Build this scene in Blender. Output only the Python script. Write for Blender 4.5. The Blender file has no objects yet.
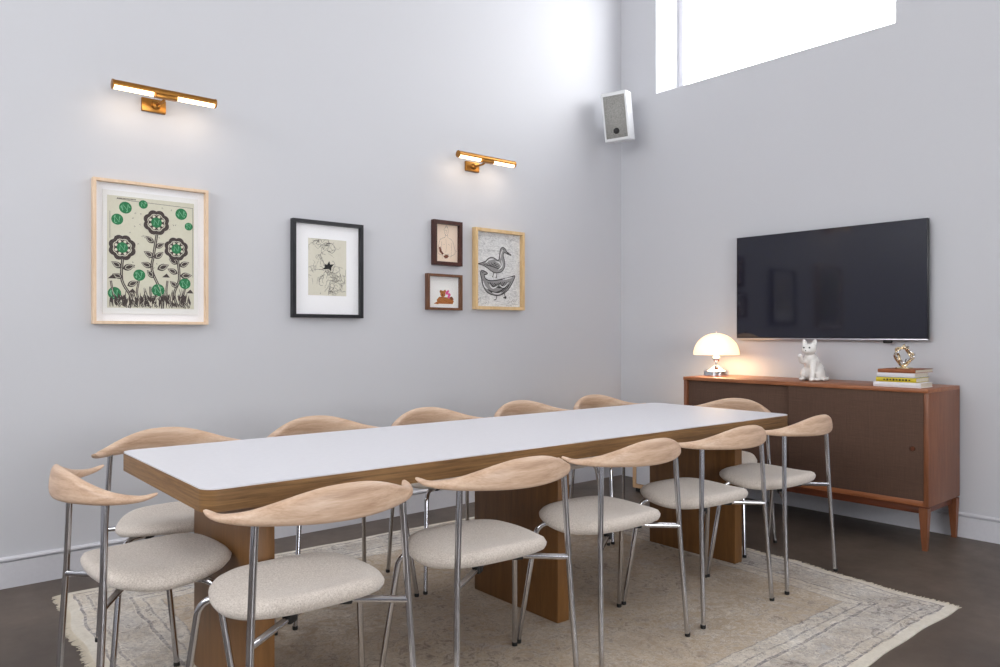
import bpy, bmesh, math, random
from mathutils import Vector, Matrix
random.seed(7)
PI = math.pi
S = bpy.context.scene
COL = S.collection
R = math.radians

# ------------------------------------------------------------------ materials
def s2l(c):
    return tuple(((v/255)/12.92 if v/255 <= .04045 else ((v/255+.055)/1.055)**2.4) for v in c) + (1,)

class Mat:
    def __init__(s, name):
        s.m = bpy.data.materials.new(name); s.m.use_nodes = True
        s.nt = s.m.node_tree; s.n = s.nt.nodes; s.l = s.nt.links
        s.b = s.n['Principled BSDF']; s.out = s.n['Material Output']
    def set(s, **k):
        for a, v in k.items():
            s.b.inputs[a.replace('_', ' ')].default_value = v
        return s
    def coord(s, scale=(1, 1, 1), rot=(0, 0, 0), kind='Object'):
        tc = s.n.new('ShaderNodeTexCoord'); mp = s.n.new('ShaderNodeMapping')
        mp.inputs['Scale'].default_value = scale; mp.inputs['Rotation'].default_value = rot
        s.l.new(tc.outputs[kind], mp.inputs['Vector']); return mp.outputs[0]
    def noise(s, vec, scale=5, detail=4, rough=.5, dist=0):
        t = s.n.new('ShaderNodeTexNoise'); s.l.new(vec, t.inputs['Vector'])
        t.inputs['Scale'].default_value = scale; t.inputs['Detail'].default_value = detail
        t.inputs['Roughness'].default_value = rough; t.inputs['Distortion'].default_value = dist
        return t.outputs['Fac']
    def ramp(s, fac, stops):
        r = s.n.new('ShaderNodeValToRGB'); s.l.new(fac, r.inputs['Fac'])
        e = r.color_ramp.elements
        while len(e) < len(stops): e.new(.5)
        for i, (p, c) in enumerate(stops):
            e[i].position = p; e[i].color = c if len(c) == 4 else s2l(c)
        return r.outputs['Color']
    def mix(s, fac, a, b, mode='MIX'):
        m = s.n.new('ShaderNodeMix'); m.data_type = 'RGBA'; m.blend_type = mode
        for i, v in ((0, fac), (6, a), (7, b)):
            if isinstance(v, (int, float, tuple)): m.inputs[i].default_value = v
            else: s.l.new(v, m.inputs[i])
        return m.outputs[2]
    def math(s, op, a, b=None, c=None):
        m = s.n.new('ShaderNodeMath'); m.operation = op
        for i, v in enumerate((a, b, c)):
            if v is None: continue
            if isinstance(v, (int, float)): m.inputs[i].default_value = v
            else: s.l.new(v, m.inputs[i])
        return m.outputs[0]
    def color(s, c):
        s.l.new(c, s.b.inputs['Base Color']); return s
    def bump(s, h, strength=.2, dist=.002):
        b = s.n.new('ShaderNodeBump'); b.inputs['Strength'].default_value = strength
        b.inputs['Distance'].default_value = dist
        s.l.new(h, b.inputs['Height']); s.l.new(b.outputs[0], s.b.inputs['Normal']); return s

M = {}
def plain(name, rgb, rough=.5, metal=0, **k):
    m = Mat(name); m.set(Base_Color=s2l(rgb), Roughness=rough, Metallic=metal)
    n = m.noise(m.coord(), 60, 3)
    m.color(m.mix(.06, s2l(rgb), m.ramp(n, [(.3, (0, 0, 0, 1)), (.7, (1, 1, 1, 1))]), 'SOFT_LIGHT'))
    m.set(**k); M[name] = m.m; return m

def wood(name, c1, c2, c3, scale=(1, 1, 1), freq=7, rough=.45, bump=.05):
    m = Mat(name)
    v = m.coord(scale)
    n = m.noise(v, freq, 6, .6, .6)
    f = m.noise(v, freq*9, 3, .6)
    mixv = m.math('ADD', m.math('MULTIPLY', n, .72), m.math('MULTIPLY', f, .28))
    m.color(m.ramp(mixv, [(.32, c1), (.5, c2), (.68, c3)])); m.set(Roughness=rough); m.bump(f, bump, .001)
    M[name] = m.m; return m

# wall paint
m = Mat('wall_paint'); v = m.coord()
n = m.noise(v, 1.3, 3)
m.color(m.mix(m.math('MULTIPLY', n, .25), s2l((202, 203, 208)), s2l((197, 198, 202))))
m.set(Roughness=.55); m.bump(m.noise(v, 180, 2), .06, .001); M['wall'] = m.m
plain('trim', (208, 208, 214), .38)
plain('ceil', (216, 214, 212), .8)
# polished concrete floor
m = Mat('concrete'); v = m.coord()
n = m.noise(v, 1.6, 8, .62, .4); n2 = m.noise(v, 9, 6, .7); n3 = m.noise(v, 70, 2)
c = m.ramp(n, [(.32, (72, 62, 54)), (.5, (90, 78, 68)), (.68, (110, 97, 86))])
c = m.mix(m.math('MULTIPLY', n2, .35), c, s2l((74, 66, 62)))
sp = m.ramp(n3, [(.70, (0, 0, 0, 1)), (.78, (1, 1, 1, 1))])
c = m.mix(m.math('MULTIPLY', sp, .25), c, s2l((150, 142, 134)))
m.color(c); m.l.new(m.math('ADD', m.math('MULTIPLY', n2, .22), .34), m.b.inputs['Roughness'])
m.set(**{'Specular IOR Level': .42}); m.bump(n2, .04, .002); M['floor'] = m.m
# woods
wood('beech', (172, 138, 112), (202, 170, 144), (222, 196, 172), (1.5, 10, 26), 2.0, .4, .02)
wood('oak_leg', (104, 70, 35), (119, 81, 41), (133, 93, 50), (18, 18, 1.6), 1.7, .45)
wood('ply', (94, 66, 36), (134, 98, 58), (160, 122, 76), (1.4, 1.4, 46), 2.5, .5)
wood('teak', (134, 78, 46), (154, 94, 58), (172, 110, 70), (14, 1.6, 14), 2.2, .38)
wood('teak_side', (108, 62, 38), (126, 76, 48), (142, 88, 58), (14, 14, 1.5), 2.2, .4)
wood('teak_dark', (84, 40, 20), (100, 50, 26), (116, 60, 32), (14, 1.6, 14), 2.2, .4)
wood('maple', (214, 184, 152), (226, 198, 168), (234, 208, 180), (12, 12, 2.5), 2, .45)
wood('pine', (202, 168, 118), (218, 186, 138), (230, 200, 154), (12, 12, 2), 2.4, .45)
wood('walnut', (86, 54, 36), (108, 70, 46), (126, 84, 56), (12, 12, 3), 2.4, .4)
wood('mahogany', (52, 22, 16), (66, 30, 21), (80, 38, 26), (12, 12, 3), 2.4, .35)
wood('oak_light', (190, 150, 112), (208, 170, 132), (218, 184, 148), (12, 12, 2), 2.4, .45)
plain('black_frame', (22, 22, 28), .35)
plain('laminate', (222, 222, 228), .45)
# chair fabric
m = Mat('fabric'); v = m.coord()
n = m.noise(v, 260, 4, .7); n2 = m.noise(v, 900, 2)
m.color(m.ramp(n, [(.3, (172, 160, 150)), (.5, (206, 196, 186)), (.72, (230, 222, 213))]))
m.set(Roughness=.95, **{'Sheen Weight': .25}); m.bump(n2, .35, .0015); M['fabric'] = m.m
# grasscloth of the sideboard doors
m = Mat('grasscloth')
a = m.noise(m.coord((1, 5, 420)), 2.5, 3, .6); b = m.noise(m.coord((1, 420, 5)), 2.5, 3, .6)
w = m.math('ADD', m.math('MULTIPLY', a, .5), m.math('MULTIPLY', b, .5))
m.color(m.ramp(w, [(.34, (74, 52, 42)), (.5, (88, 64, 51)), (.66, (103, 77, 62))]))
m.set(Roughness=.85); m.bump(w, .4, .002); M['grass'] = m.m
def metal(name, rgb, rough):
    m = Mat(name); m.set(Base_Color=s2l(rgb), Metallic=1.0)
    m.set(Roughness=rough); M[name] = m.m
metal('steel', (200, 200, 204), .13)
metal('chrome', (225, 225, 228), .08)
metal('brass', (168, 118, 58), .34)
metal('gold', (228, 208, 172), .14)
metal('silver_trim', (196, 194, 200), .3)
plain('rubber', (24, 23, 23), .6)
plain('tv_body', (20, 20, 24), .35)
m = Mat('tv_screen'); m.set(Base_Color=s2l((24, 25, 40)), Roughness=.07); M['tv_screen'] = m.m
plain('mat_board', (250, 250, 252), .8)
plain('paper_white', (240, 239, 236), .8)
plain('ink', (26, 24, 24), .8)
plain('ink_soft', (74, 66, 62), .8)
plain('lino_ink', (72, 62, 60), .8)
plain('print_green', (34, 122, 74), .7)
plain('print_mint', (122, 186, 146), .7)
plain('paper_sage', (216, 213, 194), .85)
plain('paper_cream', (222, 218, 202), .85)
plain('paper_buff', (242, 220, 198), .85)
plain('ink_brown', (120, 66, 44), .8)
plain('toy_brown', (176, 108, 50), .8)
plain('toy_dark', (120, 66, 30), .8)
plain('pink', (222, 92, 150), .8)
plain('ceramic', (240, 238, 234), .12)
plain('speaker_white', (228, 230, 232), .45)
plain('book_white', (226, 224, 228), .5)
plain('book_grey', (196, 196, 200), .5)
plain('book_yellow', (206, 184, 44), .5)
plain('book_teal', (92, 122, 128), .5)
wood('book_rust', (120, 62, 32), (150, 84, 46), (172, 104, 60), (3, 3, 20), 9, .5)
plain('pages', (214, 206, 190), .9)
plain('charcoal', (58, 56, 56), .9)
plain('charcoal_mid', (150, 148, 148), .9)
# charcoal drawing paper
m = Mat('sketch_paper'); v = m.coord((1, 1, 1.6))
n = m.noise(v, 26, 8, .75, 1.2); n2 = m.noise(m.coord((3, 1, 16), (0, .5, 0)), 22, 4, .6)
m.color(m.ramp(m.math('ADD', m.math('MULTIPLY', n, .6), m.math('MULTIPLY', n2, .4)), [(.34, (150, 149, 150)), (.47, (214, 214, 214)), (.6, (240, 240, 238))]))
m.set(Roughness=.9); M['sketch'] = m.m
# perforated speaker grille
m = Mat('grille'); v = m.coord()
vo = m.n.new('ShaderNodeTexVoronoi'); vo.inputs['Scale'].default_value = 170; m.l.new(v, vo.inputs['Vector'])
m.color(m.ramp(vo.outputs['Distance'], [(.25, (104, 103, 100)), (.5, (150, 149, 145))]))
m.set(Roughness=.5, Metallic=.2); M['grille'] = m.m
def emit(name, rgb, strength, base=(250, 244, 232)):
    m = Mat(name); m.set(Base_Color=s2l(base), Roughness=.4)
    m.b.inputs['Emission Color'].default_value = s2l(rgb); m.b.inputs['Emission Strength'].default_value = strength
    M[name] = m.m
emit('tube_glow', (255, 222, 172), 4.0)
emit('opal', (255, 202, 142), 1.45)
def glass(name, tint=(255, 255, 255)):
    m = Mat(name); m.n.remove(m.b)
    t = m.n.new('ShaderNodeBsdfTransparent'); t.inputs[0].default_value = s2l(tint)
    g = m.n.new('ShaderNodeBsdfGlossy'); g.inputs['Roughness'].default_value = .02
    f = m.n.new('ShaderNodeFresnel'); f.inputs['IOR'].default_value = 1.22
    x = m.n.new('ShaderNodeMixShader')
    ge = m.n.new('ShaderNodeNewGeometry'); fr_ = m.math('MULTIPLY', f.outputs[0], m.math('SUBTRACT', 1.0, ge.outputs['Backfacing']))
    m.l.new(fr_, x.inputs[0]); m.l.new(t.outputs[0], x.inputs[1]); m.l.new(g.outputs[0], x.inputs[2])
    m.l.new(x.outputs[0], m.out.inputs['Surface']); M[name] = m.m
glass('glass')

# ------------------------------------------------------------------ mesh helpers
class MB:
    def __init__(s): s.v = []; s.f = []; s.mi = []
    def add(s, vs, fs, mi=0):
        o = len(s.v); s.v += [Vector(p) for p in vs]
        for f in fs: s.f.append([i+o for i in f]); s.mi.append(mi)
        return s
    def box(s, c, d, mi=0, bev=0, rot=None, seg=2):
        bm = bmesh.new(); bmesh.ops.create_cube(bm, size=1)
        bmesh.ops.scale(bm, vec=d, verts=bm.verts)
        if bev > 0: bmesh.ops.bevel(bm, geom=bm.edges[:], offset=bev, segments=seg, affect='EDGES', profile=.5)
        if rot is not None: bmesh.ops.rotate(bm, matrix=rot, verts=bm.verts, cent=(0, 0, 0))
        bmesh.ops.translate(bm, vec=c, verts=bm.verts)
        bm.verts.index_update()
        s.add([v.co.copy() for v in bm.verts], [[v.index for v in f.verts] for f in bm.faces], mi); bm.free(); return s
    def rings(s, rings, mi=0, cap=True, closed=True):
        n = len(rings[0]); vs = [p for r in rings for p in r]; fs = []
        for i in range(len(rings)-1):
            for j in range(n if closed else n-1):
                k = (j+1) % n
                fs.append([i*n+j, i*n+k, (i+1)*n+k, (i+1)*n+j])
        if cap: fs.append(list(range(n))[::-1]); fs.append([(len(rings)-1)*n+j for j in range(n)])
        return s.add(vs, fs, mi)
    def tube(s, pts, r, mi=0, n=12, cap=True):
        pts = [Vector(p) for p in pts]; rs = r if isinstance(r, (list, tuple)) else [r]*len(pts)
        T = []
        for i in range(len(pts)):
            a = pts[max(i-1, 0)]; b = pts[min(i+1, len(pts)-1)]; T.append((b-a).normalized())
        u = T[0].orthogonal().normalized(); out = []
        for i, p in enumerate(pts):
            u = (u - T[i]*u.dot(T[i])).normalized(); w = T[i].cross(u)
            out.append([p + (u*math.cos(2*PI*j/n) + w*math.sin(2*PI*j/n))*rs[i] for j in range(n)])
        return s.rings(out, mi, cap)
    def lathe(s, prof, c=(0, 0, 0), mi=0, n=32, axis='z', cap=False):
        out = []
        for r, z in prof:
            ring = []
            for j in range(n):
                a = 2*PI*j/n; p = (r*math.cos(a), r*math.sin(a), z)
                if axis == 'y': p = (p[0], -p[2], p[1])
                if axis == 'x': p = (p[2], p[0], p[1])
                ring.append(Vector(p)+Vector(c))
            out.append(ring)
        return s.rings(out, mi, cap)
    def prism(s, poly, z0, z1, mi=0):
        n = len(poly)
        vs = [(x, y, z0) for x, y in poly] + [(x, y, z1) for x, y in poly]
        fs = [list(range(n))[::-1], list(range(n, 2*n))] + [[i, (i+1) % n, n+(i+1) % n, n+i] for i in range(n)]
        return s.add(vs, fs, mi)
    def build(s, name, mats, parent=None, smooth=True, ang=35, sub=0, uv=None):
        me = bpy.data.meshes.new(name); me.from_pydata(s.v, [], s.f)
        if not isinstance(mats, (list, tuple)): mats = [mats]
        for m in mats: me.materials.append(M[m])
        for p, i in zip(me.polygons, s.mi): p.material_index = i
        bm = bmesh.new(); bm.from_mesh(me); bmesh.ops.recalc_face_normals(bm, faces=bm.faces) if not uv == 'flat' else None
        bm.to_mesh(me); bm.free()
        if smooth:
            me.shade_smooth(); me.set_sharp_from_angle(angle=R(ang))
        o = bpy.data.objects.new(name, me); COL.objects.link(o)
        if parent is not None: o.parent = parent
        if sub:
            md = o.modifiers.new('s', 'SUBSURF'); md.levels = sub; md.render_levels = sub
        return o

def smooth_path(pts, n=6):
    P = [Vector(p) for p in pts]; out = []
    for i in range(len(P)-1):
        p0 = P[max(i-1, 0)]; p1 = P[i]; p2 = P[i+1]; p3 = P[min(i+2, len(P)-1)]
        for k in range(n):
            t = k/n
            out.append(.5*((2*p1)+(-p0+p2)*t+(2*p0-5*p1+4*p2-p3)*t*t+(-p0+3*p1-3*p2+p3)*t**3))
    out.append(P[-1]); return out

def interp(x, tab):
    if x <= tab[0][0]: return tab[0][1]
    for (a, va), (b, vb) in zip(tab, tab[1:]):
        if x <= b:
            t = (x-a)/(b-a); t = t*t*(3-2*t); return va+(vb-va)*t
    return tab[-1][1]

def crv(x, tab):
    P = smooth_path([(a, b, 0) for a, b in tab], 10)
    for p, q in zip(P, P[1:]):
        if x <= q.x: return p.y+(q.y-p.y)*max(0, x-p.x)/max(1e-9, q.x-p.x)
    return P[-1].y

def tag(o, label=None, cat=None, group=None, kind=None):
    if label: o['label'] = label
    if cat: o['category'] = cat
    if group: o['group'] = group
    if kind: o['kind'] = kind
    return o
def thing(name, label, cat, loc=(0, 0, 0), rz=0, group=None):
    o = bpy.data.objects.new(name, None); COL.objects.link(o)
    o.empty_display_size = .1
    o.location = loc; o.rotation_euler = (0, 0, rz); return tag(o, label, cat, group)
def struct(mb, name, mat, **k):
    return tag(mb.build(name, mat, smooth=k.get('smooth', False)), kind='structure')
def copy_tree(o, parent=None):
    c = o.copy(); COL.objects.link(c); c.parent = parent
    for ch in list(o.children): copy_tree(ch, c)
    return c
def blob(name, parts, mat, parent=None, voxel=.004, smooth=3):
    """one continuous skin grown over overlapping ellipsoids and limbs"""
    bm = bmesh.new()
    for p in parts:
        if p[0] == 'e':
            _, c, r, rot = p
            mtx = Matrix.Translation(c) @ rot.to_4x4() @ Matrix.Diagonal((*r, 1))
            bmesh.ops.create_uvsphere(bm, u_segments=20, v_segments=12, radius=1, matrix=mtx)
        else:
            t = MB().tube(smooth_path(p[1], 4), [interp(i/(4*(len(p[1])-1)), list(zip([k/(len(p[2])-1) for k in range(len(p[2]))], p[2]))) for i in range(4*(len(p[1])-1)+1)])
            vs = [bm.verts.new(v) for v in t.v]
            for f in t.f: bm.faces.new([vs[i] for i in f])
    me = bpy.data.meshes.new(name); bm.to_mesh(me); bm.free()
    o = bpy.data.objects.new(name, me); COL.objects.link(o)
    md = o.modifiers.new('r', 'REMESH'); md.mode = 'VOXEL'; md.voxel_size = voxel; md.use_smooth_shade = True
    sm = o.modifiers.new('s', 'SMOOTH'); sm.iterations = smooth; sm.factor = .6
    me2 = bpy.data.meshes.new_from_object(o.evaluated_get(bpy.context.evaluated_depsgraph_get()))
    o.modifiers.clear(); o.data = me2; me2.name = name; me2.materials.clear(); me2.materials.append(M[mat]); me2.shade_smooth()
    if parent is not None: o.parent = parent
    return o
I3 = Matrix.Identity(3)

# ------------------------------------------------------------------ the room
XR, YL, CEIL = 4.742, 4.029, 4.5
XF, YB = -3.2, -4.2
struct(MB().box(((XR+XF)/2, (YL+YB)/2, -.1), (XR-XF+1, YL-YB+1, .2)), 'floor', 'floor')
struct(MB().box(((XR+XF)/2, (YL+YB)/2, CEIL+.1), (XR-XF+1, YL-YB+1, .2)), 'ceiling', 'ceil')
struct(MB().box(((XR+XF)/2, YL+.15, CEIL/2), (XR-XF+.9, .3, CEIL)), 'wall_left', 'wall')

def wall_with_holes(name, axis, pos, thick, a0, a1, holes):
    """wall slab along one axis; holes = (a, b, z0, z1) sorted along the axis, not overlapping"""
    mb = MB()
    def slab(a, b, z0, z1):
        if b-a < 1e-4 or z1-z0 < 1e-4: return
        if axis == 'y': mb.box((pos+thick/2, (a+b)/2, (z0+z1)/2), (abs(thick), b-a, z1-z0))
        else: mb.box(((a+b)/2, pos+thick/2, (z0+z1)/2), (b-a, abs(thick), z1-z0))
    cur = a0
    for (a, b, z0, z1) in holes:
        slab(cur, a, 0, CEIL); slab(a, b, 0, z0); slab(a, b, z1, CEIL); cur = b
    slab(cur, a1, 0, CEIL)
    return struct(mb, name, 'wall')
T = .36
WIN = (1.907, 3.678, 2.995, 4.15)
W2 = (-1.9, .75, 2.995, 4.15)  # unseen opening, added beside the visible window to let in more daylight
wall_with_holes('wall_right', 'y', XR, T, YB, YL, [W2, WIN])
W3 = (-.6, 2.4, .7, 3.0)  # added window behind the camera, placed for daylight on the near chair sides
wall_with_holes('wall_back', 'x', YB, -T, XF-T, XR+T, [W3])
W4 = (-.4, 3.5, 2.3, 4.1)  # made-up high window out of view, brightens the right wall
wall_with_holes('wall_front', 'y', XF, -T, YB, YL, [W4])

def window(name, axis, pos, a0, a1, z0, z1, mull):
    """white frame and pane set deep in the reveal"""
    fr = MB(); fw = .05
    def bar(a, b, c, d):
        if axis == 'y': fr.box((pos, (a+b)/2, (c+d)/2), (.06, b-a, d-c), bev=.004)
        else: fr.box(((a+b)/2, pos, (c+d)/2), (b-a, .06, d-c), bev=.004)
    bar(a0, a0+fw, z0, z1); bar(a1-fw, a1, z0, z1); bar(a0+fw, a1-fw, z0, z0+fw); bar(a0+fw, a1-fw, z1-fw, z1)
    for mpos in mull: bar(mpos-fw/2, mpos+fw/2, z0+fw, z1-fw)
    o = struct(fr, name, 'trim', smooth=True)
    g = MB()
    if axis == 'y': g.box((pos, (a0+a1)/2, (z0+z1)/2), (.006, a1-a0-.08, z1-z0-.08))
    else: g.box(((a0+a1)/2, pos, (z0+z1)/2), (a1-a0-.08, .006, z1-z0-.08))
    g.build('pane', 'glass', o, smooth=False)
    return o
window('window_1', 'y', XR+.31, *WIN, [])
window('added_window_2', 'y', XR+.31, *W2, [-.6])
window('added_window_3', 'x', YB-.2, *W3, [.9])
window('added_window_4', 'y', XF-.2, *W4, [1.5])

# baseboards: board, and a cap separated by a shadow groove
def base(name, p0, p1, nrm):
    p0 = Vector(p0); p1 = Vector(p1); nrm = Vector(nrm); L = (p1-p0).length; d = (p1-p0).normalized()
    prof = [(0, 0), (.014, 0), (.014, .116), (.003, .117), (.003, .123), (.018, .124), (.018, .131), (.010, .138), (0, .138)]
    mb = MB(); mb.rings([[p+nrm*a+Vector((0, 0, b)) for a, b in prof] for p in (p0, p1)])
    return struct(mb, name, 'trim')
base('baseboard_left', (XF, YL, 0), (XR, YL, 0), (0, -1, 0))
base('baseboard_right', (XR, YB, 0), (XR, YL-.017, 0), (-1, 0, 0))

# ------------------------------------------------------------------ rug
RUG = [Vector((.545, 1.17)), Vector((3.478, 1.155)), Vector((3.76, 3.66)), Vector((.692, 3.745))]
def rugp(u, v):
    a = RUG[0].lerp(RUG[1], u); b = RUG[3].lerp(RUG[2], u); p = a.lerp(b, v)
    w = .004*math.sin(u*23+1)+.003*math.sin(u*51)
    w2 = .010*math.sin(v*19+2)+.006*math.sin(v*43+1)
    ev = (1-min(v, 1-v)*8) if min(v, 1-v) < .125 else 0
    eu = (1-min(u, 1-u)*8) if min(u, 1-u) < .125 else 0
    return Vector((p.x+w2*eu, p.y+w*ev))
m = Mat('rug')
tc = m.n.new('ShaderNodeUVMap'); tc.uv_map = 'UVMap'
sx = m.n.new('ShaderNodeSeparateXYZ'); m.l.new(tc.outputs[0], sx.inputs[0])
U, V = sx.outputs[0], sx.outputs[1]
oc = m.coord()
wob = m.math('MULTIPLY', m.math('SUBTRACT', m.noise(oc, 9, 4), .5), .03)
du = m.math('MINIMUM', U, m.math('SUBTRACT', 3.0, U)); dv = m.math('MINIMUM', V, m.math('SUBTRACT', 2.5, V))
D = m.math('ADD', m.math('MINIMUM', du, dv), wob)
def band(a, b, soft=.004):
    x = m.math('SMOOTH_MIN', 1, 1, 0) if False else None
    lo = m.math('GREATER_THAN', D, a); hi = m.math('LESS_THAN', D, b)
    return m.math('MULTIPLY', lo, hi)
n1 = m.noise(oc, 3.2, 8, .7, .8); n2 = m.noise(oc, 16, 8, .8, 1.5); n3 = m.noise(oc, 60, 4, .7); nb = m.noise(oc, 2.1, 6, .6)
basec = m.mix(.5, m.ramp(n1, [(.34, (166, 160, 156)), (.44, (232, 225, 214)), (.55, (200, 186, 166)), (.66, (204, 209, 216))]), m.ramp(n2, [(.38, (150, 142, 136)), (.5, (218, 212, 202)), (.62, (240, 237, 230))]))
def iso(src, w): return m.ramp(m.math('ABSOLUTE', m.math('SUBTRACT', src, .5)), [(.0, (1, 1, 1, 1)), (w, (0, 0, 0, 1))])
i1 = iso(m.noise(oc, 15, 3, .55, 2.2), .028); i2 = iso(m.noise(m.coord((1, 1, 1), (0, 0, .6)), 26, 3, .6, 1.2), .03)
lines = m.math('MAXIMUM', i1, i2)
worn = m.ramp(n2, [(.40, (0, 0, 0, 1)), (.56, (1, 1, 1, 1))])
fld = m.math('GREATER_THAN', D, .04)
k = m.math('MULTIPLY', m.math('MULTIPLY', lines, worn), fld)
c = m.mix(m.math('MULTIPLY', k, .7), basec, s2l((100, 96, 104)))
blot = m.ramp(n2, [(.5, (0, 0, 0, 1)), (.6, (1, 1, 1, 1))])
blot2 = m.ramp(nb, [(.42, (0, 0, 0, 1)), (.56, (1, 1, 1, 1))])
c = m.mix(m.math('MULTIPLY', m.math('MULTIPLY', m.math('MULTIPLY', blot, blot2), fld), .85), c, s2l((112, 102, 100)))
warm = m.ramp(m.noise(oc, 1.5, 5, .6), [(.46, (0, 0, 0, 1)), (.66, (1, 1, 1, 1))])
c = m.mix(m.math('MULTIPLY', warm, .28), c, s2l((188, 164, 132)))
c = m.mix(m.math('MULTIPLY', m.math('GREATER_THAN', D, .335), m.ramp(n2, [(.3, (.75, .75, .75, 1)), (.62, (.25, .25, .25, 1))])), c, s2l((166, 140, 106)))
for a, b, f in ((.04, .05, .8), (.085, .095, .7), (.225, .238, .85), (.27, .278, .7), (.33, .337, .6), (.100, .22, .3)):
    c = m.mix(m.math('MULTIPLY', m.math('MULTIPLY', band(a, b), m.ramp(n3, [(.35, (0, 0, 0, 1)), (.6, (1, 1, 1, 1))])), f), c, s2l((104, 100, 108)))
c = m.mix(m.math('MULTIPLY', m.math('LESS_THAN', D, .034), .7), c, s2l((214, 207, 194)))
c = m.mix(m.math('MULTIPLY', m.ramp(n3, [(.3, (1, 1, 1, 1)), (.6, (0, 0, 0, 1))]), .10), c, s2l((120, 112, 106)))
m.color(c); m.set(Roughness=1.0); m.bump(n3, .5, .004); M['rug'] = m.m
NU, NV = 90, 76
mb = MB(); vs = []
for z in (.009, .001):
    for j in range(NV+1):
        for i in range(NU+1):
            p = rugp(i/NU, j/NV)
            vs.append((p.x, p.y, z if z < .005 else z - (.003 if i in (0, NU) or j in (0, NV) else 0)))
fs = []; q = (NU+1)
for j in range(NV):
    for i in range(NU): fs.append([j*q+i, j*q+i+1, (j+1)*q+i+1, (j+1)*q+i])
o2 = q*(NV+1)
for i in range(NU): fs.append([i, o2+i, o2+i+1, i+1]); fs.append([NV*q+i+1, o2+NV*q+i+1, o2+NV*q+i, NV*q+i])
for j in range(NV): fs.append([(j+1)*q, o2+(j+1)*q, o2+j*q, j*q]); fs.append([j*q+NU, o2+j*q+NU, o2+(j+1)*q+NU, (j+1)*q+NU])
mb.add(vs, fs)
rug_root = thing('area_rug', 'distressed beige and grey patterned area rug lying under the dining table', 'rug')
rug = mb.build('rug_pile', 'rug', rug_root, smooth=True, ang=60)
uvl = rug.data.uv_layers.new(name='UVMap')
for lp in rug.data.loops:
    vi = lp.vertex_index % o2
    uvl.data[lp.index].uv = ((vi % q)/NU*3.0, (vi//q)/NV*2.5)
plain('fringe', (216, 206, 188), .95)
fr = MB()
for side in (0, 1):
    for k in range(620):
        v = k/619; p = rugp(side, v); sgn = 1 if side else -1
        L = .018+.020*random.random(); dy = (random.random()-.5)*.014; w = .0018
        x1 = p.x+sgn*L
        fr.add([(p.x-sgn*.004, p.y-w, .006), (p.x-sgn*.004, p.y+w, .006), (x1, p.y+dy+w*.6, .003), (x1, p.y+dy-w*.6, .003),
                (p.x-sgn*.004, p.y-w, .002), (p.x-sgn*.004, p.y+w, .002), (x1, p.y+dy+w*.6, .0012), (x1, p.y+dy-w*.6, .0012)],
               [[0, 1, 2, 3], [4, 7, 6, 5], [0, 3, 7, 4], [1, 5, 6, 2], [3, 2, 6, 7]])
fo = fr.build('fringe', 'fringe', rug_root, smooth=False); fo['kind'] = 'stuff'
RZ = .0095   # top of the rug pile

# ------------------------------------------------------------------ dining table
TX0, TX1, TY0, TY1 = -1.425, 1.425, -.424, .424
tab = thing('dining_table', 'long dining table with white laminate top, plywood edge and slab oak legs', 'table', (2.122, 2.365, RZ), R(-1.0))
def rrect(x0, y0, x1, y1, r, n=8):
    out = []
    for cx, cy, a in ((x1-r, y1-r, 0), (x0+r, y1-r, 90), (x0+r, y0+r, 180), (x1-r, y0+r, 270)):
        for k in range(n+1):
            t = R(a+90*k/n); out.append((cx+r*math.cos(t), cy+r*math.sin(t)))
    return out
mb = MB(); out = rrect(TX0, TY0, TX1, TY1, .046)
mb.prism(out, .668, .7265)
mb.build('tabletop', 'ply', tab, ang=40)
mb = MB(); mb.prism(rrect(TX0+.001, TY0+.001, TX1-.001, TY1-.001, .045), .7265, .7305)
mb.build('laminate_surface', 'laminate', tab, ang=40)['label'] = 'smooth white laminate surface'
for x in (-1.200, .010, 1.212):
    MB().box((x, .0, .334), (.062, .53, .668), bev=.0025).build('leg', 'oak_leg', tab)

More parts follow.
